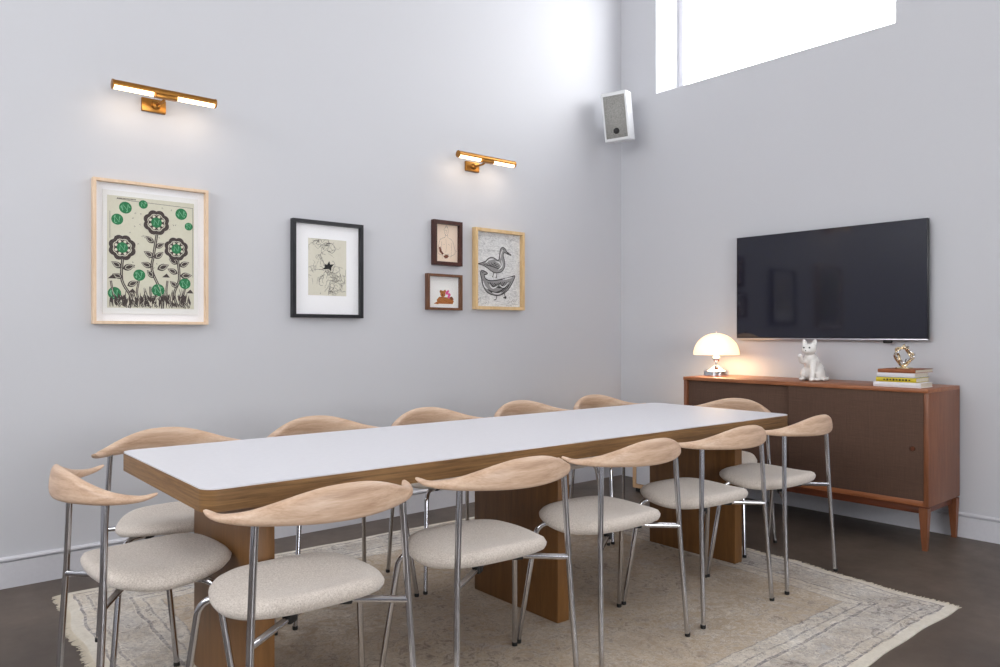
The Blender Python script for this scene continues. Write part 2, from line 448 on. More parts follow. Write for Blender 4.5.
# ------------------------------------------------------------------ the chair
def make_chair():
    root = thing('dining_chair', '', 'chair')
    # seat pad: closed shell over a rounded three-cornered outline
    ol = [(0, .026), (.12, .040), (.190, .096), (.226, .180), (.226, .270), (.192, .350), (.125, .398), (.055, .414), (0, .416)]
    ol = ol + [(-x, y) for x, y in ol[-2:0:-1]]
    P = smooth_path([(x, y, 0) for x, y in ol]+[(ol[0][0], ol[0][1], 0)], 5)[:-1]
    c = Vector((0, .22, 0)); rings = []
    def top(x, y):   # saddle: dished in the middle, rolled down at the front corners
        return .470 + .05*(y-.05) - .8*max(0, abs(x)-.10)**2 + .75*max(0, .20-y)**2 - 1.4*max(0, y-.33)**2 - .012*math.exp(-((x/.13)**2+((y-.2)/.1)**2))
    for f, dz in ((.02, 0), (.3, 0), (.6, .000), (.80, .0), (.90, -.003), (.965, -.009), (1.0, -.021), (.995, -.030), (.965, -.040), (.9, -.045), (.6, -.046), (.02, -.046)):
        rr = []
        for p in P:
            w = c+(p-c)*f; tk = 1 if dz > -.01 else 1.08-.9*max(0, w.y-.08)
            rr.append(Vector((w.x, w.y, top(w.x, w.y)+dz*tk)))
        rings.append(rr)
    MB().rings(rings).build('seat', 'fabric', root, ang=180)
    # bull-horn backrest swept along a bow
    rings = []; N = 44
    for i in range(N+1):
        s = -1+2*i/N; a = abs(s)
        ph = s*R(77); x = .290*math.sin(ph); y = -.044+.236*(1-math.cos(ph)); q = abs(x)/.2837
        top_ = crv(a, [(0, .764), (.15, .761), (.3, .750), (.45, .734), (.62, .716), (.78, .706), (.9, .704), (1, .712)])
        bot = crv(a, [(0, .674), (.2, .675), (.4, .677), (.6, .679), (.78, .683), (.9, .689), (1, .701)])
        th = crv(a, [(0, .012), (.3, .014), (.6, .017), (.85, .015), (.96, .011), (1, .006)])
        dxs = .290*math.cos(ph); dys = .236*math.sin(ph)
        n = Vector((-dys, dxs, 0)).normalized()
        zc = (top_+bot)/2; hh = (top_-bot)/2
        if i in (0, N): hh *= .6
        lean = interp(a, [(0, .006), (.5, .002), (1, 0)])
        ring = []
        for j in range(16):
            t = 2*PI*j/16; cz = math.sin(t); ct = math.cos(t)
            cz = math.copysign(abs(cz)**.68, cz)
            ring.append(Vector((x, y, zc)) + n*(ct*th + lean*cz) + Vector((0, 0, cz*hh)))
        rings.append(ring)
    MB().rings(rings).build('backrest', 'beech', root, ang=60)
    r = .0095
    for s in (-1, 1):
        back = [(s*.238, 0, .012), (s*.220, .022, .41), (s*.205, .030, .690)]
        o = MB().tube(back, r, n=14).build('leg', 'steel', root)
        MB().lathe([(.004, 0), (.0098, 0), (.0102, .003), (.0102, .014), (.008, .0145)], (s*.240, 0, 0), n=14, cap=True).build('foot_cap', 'rubber', o)
        # front leg, bends under the seat and crosses to the opposite back leg
        fz = .412 if s < 0 else .400
        top_ = Vector((s*.235, .312, 0)); foot = Vector((s*.280, .366, .012)); end = Vector((-s*.220, .022, fz))
        d = (Vector((end.x, end.y, 0))-Vector((top_.x, top_.y, 0))).normalized()
        zt = .440 if s < 0 else .428
        pts = [foot]
        up0 = Vector((s*.240, .318, zt-.045)); corner = Vector((s*.235, .312, zt))
        hor = corner+d*.05; hor.z = zt
        for t in [k/8 for k in range(9)]:
            pts.append((1-t)**2*up0+2*t*(1-t)*corner+t*t*hor)
        e2 = end.copy()
        pts.append(hor.lerp(e2, .5)); pts.append(e2)
        o = MB().tube(pts, r, n=14).build('leg', 'steel', root)
        MB().lathe([(.004, 0), (.0098, 0), (.0102, .003), (.0102, .014), (.008, .0145)], (foot.x, foot.y, 0), n=14, cap=True).build('foot_cap', 'rubber', o)
        for t in (.14, .66):
            p = hor.lerp(e2, t); ang = math.atan2(d.y, d.x)
            MB().box((p.x, p.y, p.z+.003), (.036, .027, .030), bev=.005, rot=Matrix.Rotation(ang, 3, 'Z')).build('clip', 'rubber', root)
    return root
proto = make_chair()
used = [False]
def place(x, y, rz, label, group, z=RZ):
    c = proto if not used[0] else copy_tree(proto)
    used[0] = True
    c.location = (x, y, z); c.rotation_euler = (0, 0, rz); tag(c, label, 'chair', group); return c
G = 'beech and steel dining chairs around the table'
front = [(.930, 1.70, 0, 'beech and steel chair at the near left corner of the table, nearest the camera'),
         (1.54, 1.70, -2, 'beech and steel chair second from the left on the near side of the table'),
         (2.14, 1.70, 0, 'beech and steel chair in the middle of the near side of the table'),
         (2.728, 1.70, -1.5, 'beech and steel chair on the near side in front of the farthest table leg'),
         (3.328, 1.70, 2, 'rightmost beech and steel chair on the near side, before the sideboard')]
for x, y, a, t in front: place(x, y, R(a), t, G)
place(.482, 2.40, -PI/2, 'beech and steel chair alone at the left head of the table', G)
place(3.80, 2.39, PI/2, 'beech and steel chair at the far head of the table beside the sideboard', G)
backs = [(.935, 3.08, 'leftmost beech and steel chair on the wall side, backrest below the floral print'),
         (1.575, 3.08, 'beech and steel chair second from left on the wall side of the table'),
         (2.18, 3.08, 'beech and steel chair in the middle of the wall side of the table'),
         (2.80, 3.07, 'beech and steel chair on the wall side, below the duck drawing'),
         (3.395, 3.07, 'last beech and steel chair on the wall side, nearest the room corner')]
for x, y, t in backs: place(x, y, PI, t, G)

# ------------------------------------------------------------------ sideboard
X0, X1, Y0, Y1 = 4.268, 4.722, 1.555, 3.085; ZT, ZB = .850, .232
sb = thing('sideboard', 'teak sideboard with brown grasscloth sliding doors standing against the right wall', 'sideboard', ((X0+X1)/2, (Y0+Y1)/2, 0))
cx, cy = (X0+X1)/2, (Y0+Y1)/2
W_, D_ = Y1-Y0, X1-X0
MB().box((0, 0, ZT-.011), (D_, W_, .022), bev=.002).build('top', 'teak', sb)
for s in (-1, 1): MB().box((.004, s*(W_/2-.012), (ZT-.022+ZB+.0)/2), (D_-.008, .024, ZT-.022-ZB), bev=.0015).build('side_panel', 'teak_side', sb)
MB().box((D_/2-.008, 0, (ZT+ZB)/2), (.010, W_-.05, ZT-ZB-.03)).build('back_panel', 'teak_dark', sb)
MB().box((.004, 0, ZB+.014), (D_-.008, W_-.05, .028), bev=.002).build('bottom_panel', 'teak', sb)
zd0, zd1 = ZB+.028, ZT-.023
for (ya, yb, off, hand) in ((-W_/2+.025, .012, .014, -1), (-.012, W_/2-.025, .034, 1)):
    d = MB().box((-D_/2+off, (ya+yb)/2, (zd0+zd1)/2), (.014, yb-ya, zd1-zd0), bev=.001).build('door', 'grass', sb)
    py = ya+.052 if hand < 0 else yb-.052
    MB().lathe([(.0145, 0), (.0145, .003), (.011, .003), (.010, -.001), (.001, -.001)], (-D_/2+off-.0095, py, zd0+.27), axis='x', n=24).build('finger_pull', 'teak_dark', d)
# base frame with tapered legs
bf = MB()
bf.box((-D_/2+.034, 0, ZB-.026), (.020, W_-.06, .034), bev=.002); bf.box((D_/2-.034, 0, ZB-.026), (.020, W_-.06, .034), bev=.002)
for s in (-1, 1): bf.box((0, s*(W_/2-.034), ZB-.026), (D_-.07, .020, .034), bev=.002)
bf.box((0, 0, ZB-.0045), (D_-.02, W_-.02, .008))
bf.build('base_frame', 'teak_dark', sb)
for sx_ in (-1, 1):
    for sy in (-1, 1):
        px, py = sx_*(D_/2-.024), sy*(W_/2-.024)
        mb = MB(); rings = []
        for z, h, o in ((ZB-.009, .022, 0), (ZB-.05, .021, 0), (.0, .0115, .010)):
            x_, y_ = px-sx_*(-o*.3), py-sy*(-o*.3)
            rings.append([(x_-h, y_-h, z), (x_+h, y_-h, z), (x_+h, y_+h, z), (x_-h, y_+h, z)])
        mb.rings(rings); mb.build('leg', 'teak_side', sb, ang=30)

# small white cabinet in a light wooden frame, in the corner beyond the table
wc = thing('side_cabinet', 'low white cabinet with light wood edging in the corner behind the table', 'cabinet', (4.50, 3.345, 0))
mb = MB()
for s in (-1, 1):
    mb.box((-.19, s*.187, .31), (.022, .026, .56), bev=.002); mb.box((.19, s*.187, .31), (.022, .026, .56), bev=.002)
    mb.box((0, s*.187, .043), (.36, .026, .026), bev=.002); mb.box((0, s*.187, .577), (.36, .026, .026), bev=.002)
for z in (.043, .577):
    mb.box((-.19, 0, z), (.022, .35, .026), bev=.002); mb.box((.19, 0, z), (.022, .35, .026), bev=.002)
mb.build('frame', 'oak_light', wc)
MB().box((-.004, 0, .31), (.362, .346, .505), bev=.002).build('body', 'trim', wc)
MB().box((-.191, 0, .31), (.010, .338, .496), bev=.002).build('door', 'trim', wc)
mb = MB()
for a in (-1, 1):
    for b in (-1, 1): mb.box((a*.17, b*.17, .015), (.03, .03, .03), bev=.003)
mb.build('foot', 'rubber', wc)

# ------------------------------------------------------------------ television
tvx = 4.682
tv = thing('television', 'large black flat television mounted on the right wall above the sideboard', 'television', (tvx, 2.321, 1.099))
MB().box((.012, 0, .3525), (.020, 1.234, .703), bev=.003).build('bezel', 'tv_body', tv)
MB().box((.0015, 0, .3575), (.003, 1.222, .683)).build('screen', 'tv_screen', tv, smooth=False)
MB().box((.004, 0, .0055), (.012, 1.234, .009), bev=.002).build('trim_strip', 'silver_trim', tv)['label'] = 'silver strip along the bottom edge'
sd = MB(); sd.box((.012, .618, .355), (.020, .002, .70)); sd.build('side_trim', 'silver_trim', tv)
MB().box((.034, 0, .36), (.025, .7, .40), bev=.006).build('wall_mount', 'tv_body', tv)
MB().box((.010, -.39, -.008), (.02, .05, .018), bev=.005).build('sensor', 'rubber', tv)

# ------------------------------------------------------------------ table lamp
lx, ly = 4.50, 2.98
lamp = thing('table_lamp', 'lit dome table lamp with opal glass shade and chrome base on the sideboard', 'lamp', (lx, ly, ZT))
MB().lathe([(.001, 0), (.080, 0), (.083, .003), (.083, .034), (.080, .038), (.060, .046), (.032, .060), (.012, .074), (.001, .075)], n=48).build('base', 'chrome', lamp)
MB().lathe([(.007, .058), (.007, .085), (.012, .088), (.012, .092), (.006, .095), (.006, .15), (.004, .26)], n=20).build('stem', 'chrome', lamp)
plain('opal_ball', (236, 226, 210), .2)
MB().lathe([(.001, .092)]+[(.026*math.sin(PI*k/12), .118-.026*math.cos(PI*k/12)) for k in range(1, 12)]+[(.001, .144)], n=24).build('ball', 'chrome', lamp)
pr = [(.152*math.cos(R(a)), .146+.146*math.sin(R(a))) for a in range(0, 86, 5)]+[(.005, .292)]
pin = [(max(r_-.004, .004), z-.003 if z > .151 else z) for r_, z in pr[::-1]]
MB().lathe(pr+pin, n=56).build('lamp_shade', 'opal', lamp)
MB().lathe([(.001, .289), (.008, .290), (.008, .296), (.004, .298), (.006, .304), (.001, .307)], n=16).build('finial', 'chrome', lamp)

# ------------------------------------------------------------------ porcelain cat
cat = thing('cat_figurine', 'glossy white ceramic cat figurine sitting with one paw raised on the sideboard', 'figurine', (4.46, 2.290, ZT+.001), R(-82))
cat.scale = (1.14, 1.2, 1.12)
# local: faces -y, x to its left
def rx(a): return Matrix.Rotation(R(a), 3, 'X')
def ry(a): return Matrix.Rotation(R(a), 3, 'Y')
P = [('e', (.0, .048, .054), (.054, .066, .060), I3), ('e', (.0, .020, .095), (.040, .042, .062), rx(18)), ('e', (0, -.004, .128), (.030, .030, .036), I3),
     ('e', (0, -.022, .172), (.038, .036, .031), I3), ('e', (0, -.052, .163), (.018, .018, .013), I3),
     ('e', (.036, .034, .038), (.026, .052, .040), I3), ('e', (-.036, .034, .038), (.026, .052, .040), I3),
     ('t', [(.020, -.012, .110), (.022, -.030, .060), (.022, -.036, .012)], [.020, .015, .013]), ('e', (.022, -.044, .010), (.014, .020, .010), I3),
     ('t', [(-.020, -.012, .112), (-.030, -.042, .108), (-.030, -.062, .130)], [.019, .014, .012]), ('e', (-.030, -.066, .136), (.013, .013, .013), I3),
     ('e', (.040, -.010, .010), (.016, .030, .010), I3), ('e', (-.038, -.012, .010), (.016, .034, .010), I3),
     ('t', [(-.02, .10, .014), (.040, .096, .013), (.070, .050, .012), (.066, .004, .011)], [.012, .012, .011, .009]),
     ('t', [(.020, -.016, .186), (.027, -.014, .212), (.031, -.016, .228)], [.016, .012, .003]), ('t', [(-.020, -.016, .186), (-.027, -.014, .212), (-.031, -.016, .228)], [.016, .012, .003])]
blob('body', P, 'ceramic', cat, .0032, 3)
for s in (-1, 1):
    e = MB(); e.lathe([(.001, -.003)]+[(.0045*math.sin(PI*k/8), -.0045*math.cos(PI*k/8)) for k in range(1, 8)]+[(.001, .0045)], (s*.0145, -.0535, .182), n=12).build('eye', 'ink', cat)
plain('rose', (226, 176, 160), .4)
MB().lathe([(.001, -.003), (.004, 0), (.001, .003)], (0, -.0700, .166), n=10).build('nose', 'ink', cat)

# ------------------------------------------------------------------ books and the gilt loop ornament
def book(label, c, size, rz, cover, z, kind='book'):
    w, d, h = size   # w along y (spine length), d along x
    t = thing('book', label, 'book', (c[0], c[1], z), rz, 'books stacked on the right end of the sideboard')
    mb = MB(); th = .0025
    mb.box((0, 0, th/2), (d, w, th), bev=.0008); mb.box((0, 0, h-th/2), (d, w, th), bev=.0008)
    sp = [[(-d/2+.0015-.004*math.sin(PI*k/6)*1, yy, h*k/6) for k in range(7)]+[(-d/2+.003, yy, h), (-d/2+.003, yy, 0)] for yy in (-w/2, w/2)]
    mb.rings(sp); mb.build('cover', cover, t)
    MB().box((.0015, 0, h/2), (d-.008, w-.008, h-2*th-.0002)).build('pages', 'pages', t)
    return t
z = ZT
bk = [('widest white book at the bottom of the stack on the sideboard', (4.385, 1.725), (.245, .165, .027), R(0), 'book_white', 'lettering'),
      ('yellow spined book, second from the bottom of the stack', (4.408, 1.735), (.205, .20, .024), R(2), 'book_yellow', None),
      ('white and teal book lying just under the rust brown one', (4.410, 1.735), (.195, .20, .025), R(1), 'book_white', None),
      ('rust brown book on top of the stack, under the gilt ornament', (4.43, 1.728), (.195, .245, .019), R(0), 'book_rust', None)]
for i, (lb, c_, sz, rz, cv, _) in enumerate(bk):
    b_ = book(lb, c_, sz, rz, cv, z)
    if i == 1:
        mk = MB()
        for k in range(9): mk.box((-sz[1]/2-.0034, -.07+k*.016, sz[2]/2), (.0012, .009, .007+.003*(k % 2)))
        mk.build('spine_lettering', 'ink', b_, smooth=False)
    if i == 2:
        MB().box((-.001, 0, -.0005+.0012), (sz[1]-.001, sz[0]+.001, .0022)).build('teal_board', 'book_teal', b_, smooth=False)
    z += sz[2]+.0004
orn = thing('loop_ornament', 'gilt knotted loop ornament standing on top of the stacked books', 'ornament', (4.40, 1.725, z), R(-40))
orn.scale = (1.12, 1.12, 1.1)
def loop(rx_, rz_, cz, tw, ph, y, k=3):
    return [((rx_+.010*math.cos(k*t+ph))*math.cos(t+tw), y+.016*math.sin(k*t+ph), cz+(rz_+.008*math.sin(k*t))*math.sin(t+tw)) for t in [2*PI*i/48 for i in range(49)]]
MB().tube(loop(.036, .044, .066, 0, 0, 0), .0058, n=10).build('outer_loop', 'gold', orn)
MB().tube(loop(.030, .046, .066, .5, 1.6, .006, 2), .0048, n=10).build('inner_loop', 'gold', orn)
MB().tube(loop(.040, .036, .072, .9, 3.1, -.004, 4), .0042, n=10).build('outer_loop', 'chrome', orn)
MB().lathe([(.001, 0), (.040, 0), (.041, .003), (.038, .007), (.010, .009), (.006, .020), (.001, .021)], n=28).build('base', 'gold', orn)

# ------------------------------------------------------------------ wall loudspeaker in the corner
sp = thing('wall_speaker', 'white box loudspeaker with grey grille hung high in the room corner', 'speaker', (4.472, 3.83, 2.795))
sp.rotation_euler = (R(0), 0, 0)
rot = Matrix.Rotation(R(-66), 3, 'Z') @ Matrix.Rotation(R(9), 3, 'X') @ Matrix.Rotation(R(-3), 3, 'Y')
def rb(mb):
    mb.v = [rot @ v for v in mb.v]; return mb
rb(MB().box((0, .0, 0), (.20, .145, .365), bev=.010, seg=3)).build('cabinet', 'speaker_white', sp)
rb(MB().box((0, -.0735, -.002), (.165, .006, .315), bev=.002)).build('grille', 'grille', sp)
rb(MB().lathe([(.001, .007), (.014, .005), (.023, .0), (.023, -.003)], (.0, -.0770, -.108), axis='y', n=24)).build('badge', 'rubber', sp)
br = MB().tube([rot @ Vector((0, .07, 0)), Vector((.14, .11, .0)), Vector((.262, .19, .0))], .012, n=12); br.box((.256, .185, 0), (.025, .03, .09), bev=.004)
br.build('bracket', 'speaker_white', sp)

# ------------------------------------------------------------------ picture lights
def picture_light(x, zc, label):
    t = thing('picture_light', label, 'wall lamp', (x, YL, zc), 0, 'brass picture lights on the art wall')
    MB().box((-.018, -.009, -.030), (.115, .018, .066), bev=.003).build('wall_plate', 'brass', t)
    a = MB(); a.lathe([(.001, 0), (.020, 0), (.022, .004), (.018, .012), (.010, .016), (.001, .017)], (-.01, -.018, -.028), axis='y', n=24)
    a.tube(smooth_path([(-.01, -.03, -.028), (-.008, -.075, -.030), (0, -.118, -.022), (0, -.135, -.004)], 5), .0065, n=12)
    a.build('arm', 'brass', t)
    # hood: a half pipe open below, closed by round end caps
    ri, ro, L = .0195, .022, .238; yc = -.145; prof = []
    for k in range(17): th = R(-20+220*k/16); prof.append((yc+ro*math.cos(th), ro*math.sin(th)))
    for k in range(16, -1, -1): th = R(-20+220*k/16); prof.append((yc+ri*math.cos(th), ri*math.sin(th)))
    h = MB(); h.rings([[(xx, a_, b_) for a_, b_ in prof] for xx in (-L, L)])
    for s in (-1, 1):
        cap = [[(s*(L+o), yc+rr*math.cos(2*PI*j/28), rr*math.sin(2*PI*j/28)) for j in range(28)] for o, rr in ((-.002, ro-.001), (0, ro+.0015), (.004, ro+.0015), (.005, ro-.002))]
        h.rings(cap)
    h.build('hood', 'brass', t)
    for s in (-1, 1):
        MB().tube([(s*.058, yc, -.010), (s*(L-.004), yc, -.009)], .0135, n=18).build('lamp_tube', 'tube_glow', t)
    MB().box((0, yc, -.014), (.104, .034, .022), bev=.004).build('lamp_holder', 'brass', t)
    return t
picture_light(1.178, 2.310, 'brass picture light glowing above the green floral print')
picture_light(3.215, 2.295, 'brass picture light glowing above the small frames and duck drawing')

# ------------------------------------------------------------------ framed pictures
def framed(name_label, cat, x0, x1, z0, z1, fw, fd, fm, mat_m, group='framed pictures on the left wall'):
    t = thing('framed_picture', name_label, cat, ((x0+x1)/2, YL, z0), 0, group)
    w, h = x1-x0, z1-z0
    mb = MB()
    for s in (-1, 1):   # mitred bars
        a, b = s*w/2, s*(w/2-fw)
        mb.rings([[(a, -fd, 0 if k == 0 else h), (b, -fd, fw if k == 0 else h-fw), (b, -.002, fw if k == 0 else h-fw), (a, -.002, 0 if k == 0 else h)] for k in (0, 1)])
    for zz, zi in ((0, fw), (h, h-fw)):
        mb.rings([[(s*w/2, -fd, zz), (s*(w/2-fw), -fd, zi), (s*(w/2-fw), -.002, zi), (s*w/2, -.002, zz)] for s in (-1, 1)])
    mb.build('frame', fm, t, ang=20)
    MB().box((0, -.006, h/2), (w-2*fw+.001, .006, h-2*fw+.001)).build('mat_board', mat_m, t, smooth=False)
    MB().box((0, -fd+.006, h/2), (w-2*fw, .0015, h-2*fw)).build('glazing', 'glass', t, smooth=False)
    return t, w, h

class Art:
    """flat print: paper with inked shapes, drawn in metres from the lower left corner"""
    def __init__(s, w, h, cx, z0, y, mats): s.w, s.h, s.cx, s.z0, s.y = w, h, cx, z0, y; s.mats = mats; s.mb = MB(); s.k = 0; s.rect(0, 0, w, h, 0)
    def P(s, x, z): return (s.cx-s.w/2+x, s.y-s.lay, s.z0+z)
    def poly(s, pts, mi, layer=1):
        s.lay = layer*.00035+s.k*2e-7; s.k += 1
        s.mb.add([s.P(*p) for p in pts], [list(range(len(pts)))], mi)
    def rect(s, a, b, c, d, mi, layer=0): s.poly([(a, b), (c, b), (c, d), (a, d)], mi, layer)
    def disc(s, x, z, r, mi, layer=1, n=20, rz=None): s.poly([(x+r*math.cos(2*PI*i/n), z+(rz or r)*math.sin(2*PI*i/n)) for i in range(n)], mi, layer)
    def star(s, x, z, r, amp, k, mi, layer=1, n=64): s.poly([(x+r*(1+amp*abs(math.sin(k*PI*i/n)))*math.cos(2*PI*i/n), z+r*(1+amp*abs(math.sin(k*PI*i/n)))*math.sin(2*PI*i/n)) for i in range(n)], mi, layer)
    def stroke(s, pts, w, mi, layer=2, sm=4, taper=False):
        P = smooth_path([(x, z, 0) for x, z in pts], sm) if sm > 1 and len(pts) > 2 else [Vector((x, z, 0)) for x, z in pts]
        s.lay = layer*.00035+s.k*2e-7; s.k += 1
        L = []; Rr = []
        for i, p in enumerate(P):
            d = (P[min(i+1, len(P)-1)]-P[max(i-1, 0)]); d = d.normalized() if d.length > 1e-9 else Vector((1, 0, 0))
            n = Vector((-d.y, d.x, 0)); f = w/2*((.35+.65*math.sin(PI*min(1, max(0, i/(len(P)-1))))) if taper else 1)
            L.append(p+n*f); Rr.append(p-n*f)
        vs = [s.P(p.x, p.y) for p in L+Rr]; N = len(P)
        s.mb.add(vs, [[i, i+1, N+i+1, N+i] for i in range(N-1)], mi)
    def leaf(s, x, z, ang, l, w, mi, layer=2, vein=None):
        pts = []
        for i in range(9): t = i/8; pts.append((t*l, w*math.sin(PI*t**.8)))
        for i in range(7, 0, -1): t = i/8; pts.append((t*l, -w*math.sin(PI*t**.8)))
        c, sn = math.cos(ang), math.sin(ang)
        s.poly([(x+a*c-b*sn, z+a*sn+b*c) for a, b in pts], mi, layer)
        if vein is not None:
            for f, ly_ in ((.74, 1),):
                s.poly([(x+(a*f+l*.17)*c-b*f*sn, z+(a*f+l*.17)*sn+b*f*c) for a, b in pts], vein, layer+1)
                s.poly([(x+(a*f*.86+l*.215)*c-b*f*.74*sn, z+(a*f*.86+l*.215)*sn+b*f*.74*c) for a, b in pts], mi, layer+2)
    def done(s, parent, name='print', label=None):
        o = s.mb.build(name, s.mats, parent, smooth=False, uv='flat')
        if label: o['label'] = label
        return o

# 1 floral print
t, w, h = framed('large print of three dark flowers with green centres in pale maple frame', 'picture', .880, 1.422, 1.186, 1.884, .014, .040, 'maple', 'mat_board')
MB().box((0, -.0115, h/2), (.450, .004, .600)).build('paper_sheet', 'paper_white', t, smooth=False)
A = Art(.410, .545, 0, h/2-.270, -.0145, ['paper_sage', 'lino_ink', 'print_green', 'print_mint', 'paper_sage'])
W, Hh = .410, .545
def PP(u, v): return (u*W, v*Hh)
rnd = random.Random(3)
A.stroke([PP(.03, .62), PP(.03, .86)], .0015, 1); A.stroke([PP(.10, .975), PP(.30, .965), PP(.985, .955)], .0018, 1, sm=1)
A.stroke([PP(.985, .955), PP(.985, .30)], .0016, 1)
for k in range(14): A.rect((.11+.015*k)*W, .975*Hh, (.12+.015*k)*W, .984*Hh, 1, 2)
def greendot(u, v, r):
    x, z = PP(u, v); A.disc(x, z, r, 2, 2)
    A.stroke([(x-r*.45, z-r*.5), (x-r*.4, z+r*.5), (x+r*.3, z-r*.45), (x+r*.42, z+r*.55)], r*.16, 3, 3, 1)
    for k in range(4):
        a = rnd.random()*6.28; A.stroke([(x+r*.75*math.cos(a), z+r*.75*math.sin(a)), (x+r*.6*math.cos(a+.5), z+r*.6*math.sin(a+.5))], r*.12, 3, 3, 1)
def sprig(u0, pts, leaves, wd=.013):
    A.stroke([PP(*p) for p in pts], wd, 1, 2, 5); A.stroke([PP(*p) for p in pts], .0022, 4, 3, 5)
    for (u, v, a, l) in leaves:
        x, z = PP(u, v); A.leaf(x, z, R(a), l, l*.27, 1, 3, 4)
for k in range(60):
    u = .02+.96*rnd.random(); x, z = PP(u, .01); hgt = (.03+.07*rnd.random())
    A.stroke([(x, z), (x+.012*(rnd.random()-.5), z+hgt*.5), (min(W-.003, max(.003, x+.03*(rnd.random()-.5))), z+hgt)], .0042, 1, 1, 3, True)
sprig(0, [(.62, 0), (.60, .16), (.50, .35), (.52, .5), (.56, .7)], [(.52, .60, 140, .052), (.54, .56, 30, .05), (.52, .47, 150, .055), (.53, .46, 40, .055), (.50, .38, 160, .055), (.56, .36, 25, .062), (.52, .28, 130, .05)])
sprig(0, [(.24, 0), (.26, .10), (.16, .25), (.17, .45)], [(.16, .36, 150, .055), (.17, .35, 20, .06), (.17, .27, 160, .05), (.22, .2, 25, .055)])
sprig(0, [(.80, .02), (.76, .14), (.82, .28), (.80, .48)], [(.80, .42, 150, .05), (.82, .40, 25, .055), (.80, .33, 155, .055), (.83, .31, 5, .06), (.80, .2, 140, .05)])
for (u, v, r) in ((.55, .79, .060), (.165, .54, .060), (.785, .56, .057)):
    x, z = PP(u, v)
    A.star(x, z, r*.93, .14, 8, 1, 4); A.star(x, z, r*.66, .12, 8, 4, 5); A.star(x, z, r*.60, .12, 8, 1, 6)
    for k in range(8):
        a = 2*PI*(k+.5)/8; A.disc(x+r*.52*math.cos(a), z+r*.52*math.sin(a), r*.115, 4, 7, 10)
    A.disc(x, z, r*.43, 2, 8); A.stroke([(x-r*.2, z-r*.22), (x-r*.17, z+r*.22), (x+r*.14, z-r*.2), (x+r*.2, z+r*.24)], r*.07, 3, 9, 1)
for (u, v, r) in ((.20, .90, .029), (.40, .945, .021), (.845, .89, .029), (.11, .79, .027), (.935, .78, .020), (.355, .30, .028), (.57, .17, .031), (.89, .24, .028), (.08, .13, .030)): greendot(u, v, r)
for (u0, u1, v1) in ((.36, .35, .25), (.45, .56, .12), (.90, .89, .19), (.1, .04, .24), (.70, .68, .26), (.30, .30, .14), (.86, .84, .1), (.52, .48, .2), (.18, .10, .08)):
    A.stroke([PP(u0+.04, .01), PP(u0-.03, v1*.5), PP(u1, v1)], .010, 1, 2, 5); A.stroke([PP(u0+.04, .01), PP(u0-.03, v1*.5), PP(u1, v1)], .0018, 4, 3, 5)
for u, v in ((.05, .26), (.66, .29), (.86, .1), (.27, .14), (.99, .15)):
    x, z = PP(u, v); x = min(x, W-.022); A.poly([(x-.018, z), (x+.020, z), (x+.004, z+.02)], 1, 3)
for k in range(40):
    u, v = rnd.random()*.96+.02, rnd.random()*.07+.01; x, z = PP(u, v); A.leaf(x, z, R(60+60*rnd.random()), .035, .006, 1, 3)
for k in range(44):
    u, v = .05+.9*rnd.random(), .3+.65*rnd.random(); x, z = PP(u, v); a = rnd.random()*6
    A.stroke([(x, z), (x+.005*math.cos(a), z+.005*math.sin(a)), (x+.008*math.cos(a+1), z+.007*math.sin(a+1))], .0016, 1, 1, 3)
A.done(t)

# 2 ink scribble in black frame
t, w, h = framed('abstract ink sketch with wide white mat in thin black frame', 'picture', 1.893, 2.345, 1.231, 1.790, .020, .036, 'black_frame', 'mat_board')
MB().box((0, -.0105, h/2), (.405, .003, .515)).build('paper_sheet', 'mat_board', t, smooth=False)
W, Hh = .245, .328
A = Art(W, Hh, 0, h/2-.150, -.0125, ['paper_cream', 'ink', 'ink_soft'])
rnd = random.Random(11)
def scrib(u0, v0, u1, v1, n, wd=.0014):
    for k in range(n):
        u, v = u0+(u1-u0)*rnd.random(), v0+(v1-v0)*rnd.random(); pts = [PP(u, v)]; a = rnd.random()*6.28
        for j in range(5):
            a += (rnd.random()-.3)*2.2; x, z = pts[-1]; st = .008+.008*rnd.random()
            pts.append((min(max(x+st*math.cos(a), .004), W-.004), min(max(z+st*math.sin(a), .004), Hh-.004)))
        A.stroke(pts, wd*(.6+.8*rnd.random()), 1 if rnd.random() < .6 else 2, 1, 3)
scrib(.25, .80, .65, .95, 22); scrib(.05, .92, .3, .97, 6); scrib(.5, .06, .9, .3, 34); scrib(.05, .3, .5, .46, 14); scrib(.55, .3, .9, .55, 18); scrib(.25, .6, .4, .72, 5)
A.stroke([PP(.22, .66), PP(.3, .72), PP(.36, .64), PP(.38, .6)], .0018, 1); A.stroke([PP(.04, .42), PP(.3, .46), PP(.6, .40), PP(.68, .52), PP(.9, .5)], .0014, 1)
A.stroke([PP(.1, .3), PP(.12, .2)], .0012, 1, 2, 1); A.stroke([PP(.25, .32), PP(.22, .2)], .0012, 1, 2, 1)
A.stroke([PP(.4, .9), PP(.6, .93), PP(.7, .84), PP(.62, .76), PP(.5, .8)], .0022, 1)
x, z = PP(.52, .52)
BL = 1.45
A.poly([(x+(px_-x)*BL, z+(pz_-z)*BL) for px_, pz_ in [(x-.028, z-.014), (x-.016, z-.004), (x-.018, z+.008), (x-.006, z+.006), (x+.004, z+.022), (x+.008, z+.008), (x+.026, z+.010), (x+.014, z-.002), (x+.012, z-.020), (x+.002, z-.010), (x-.010, z-.012)]], 1, 3)
A.stroke([PP(.31, .045), PP(.315, .03)], .003, 1, 2, 1)
A.done(t)

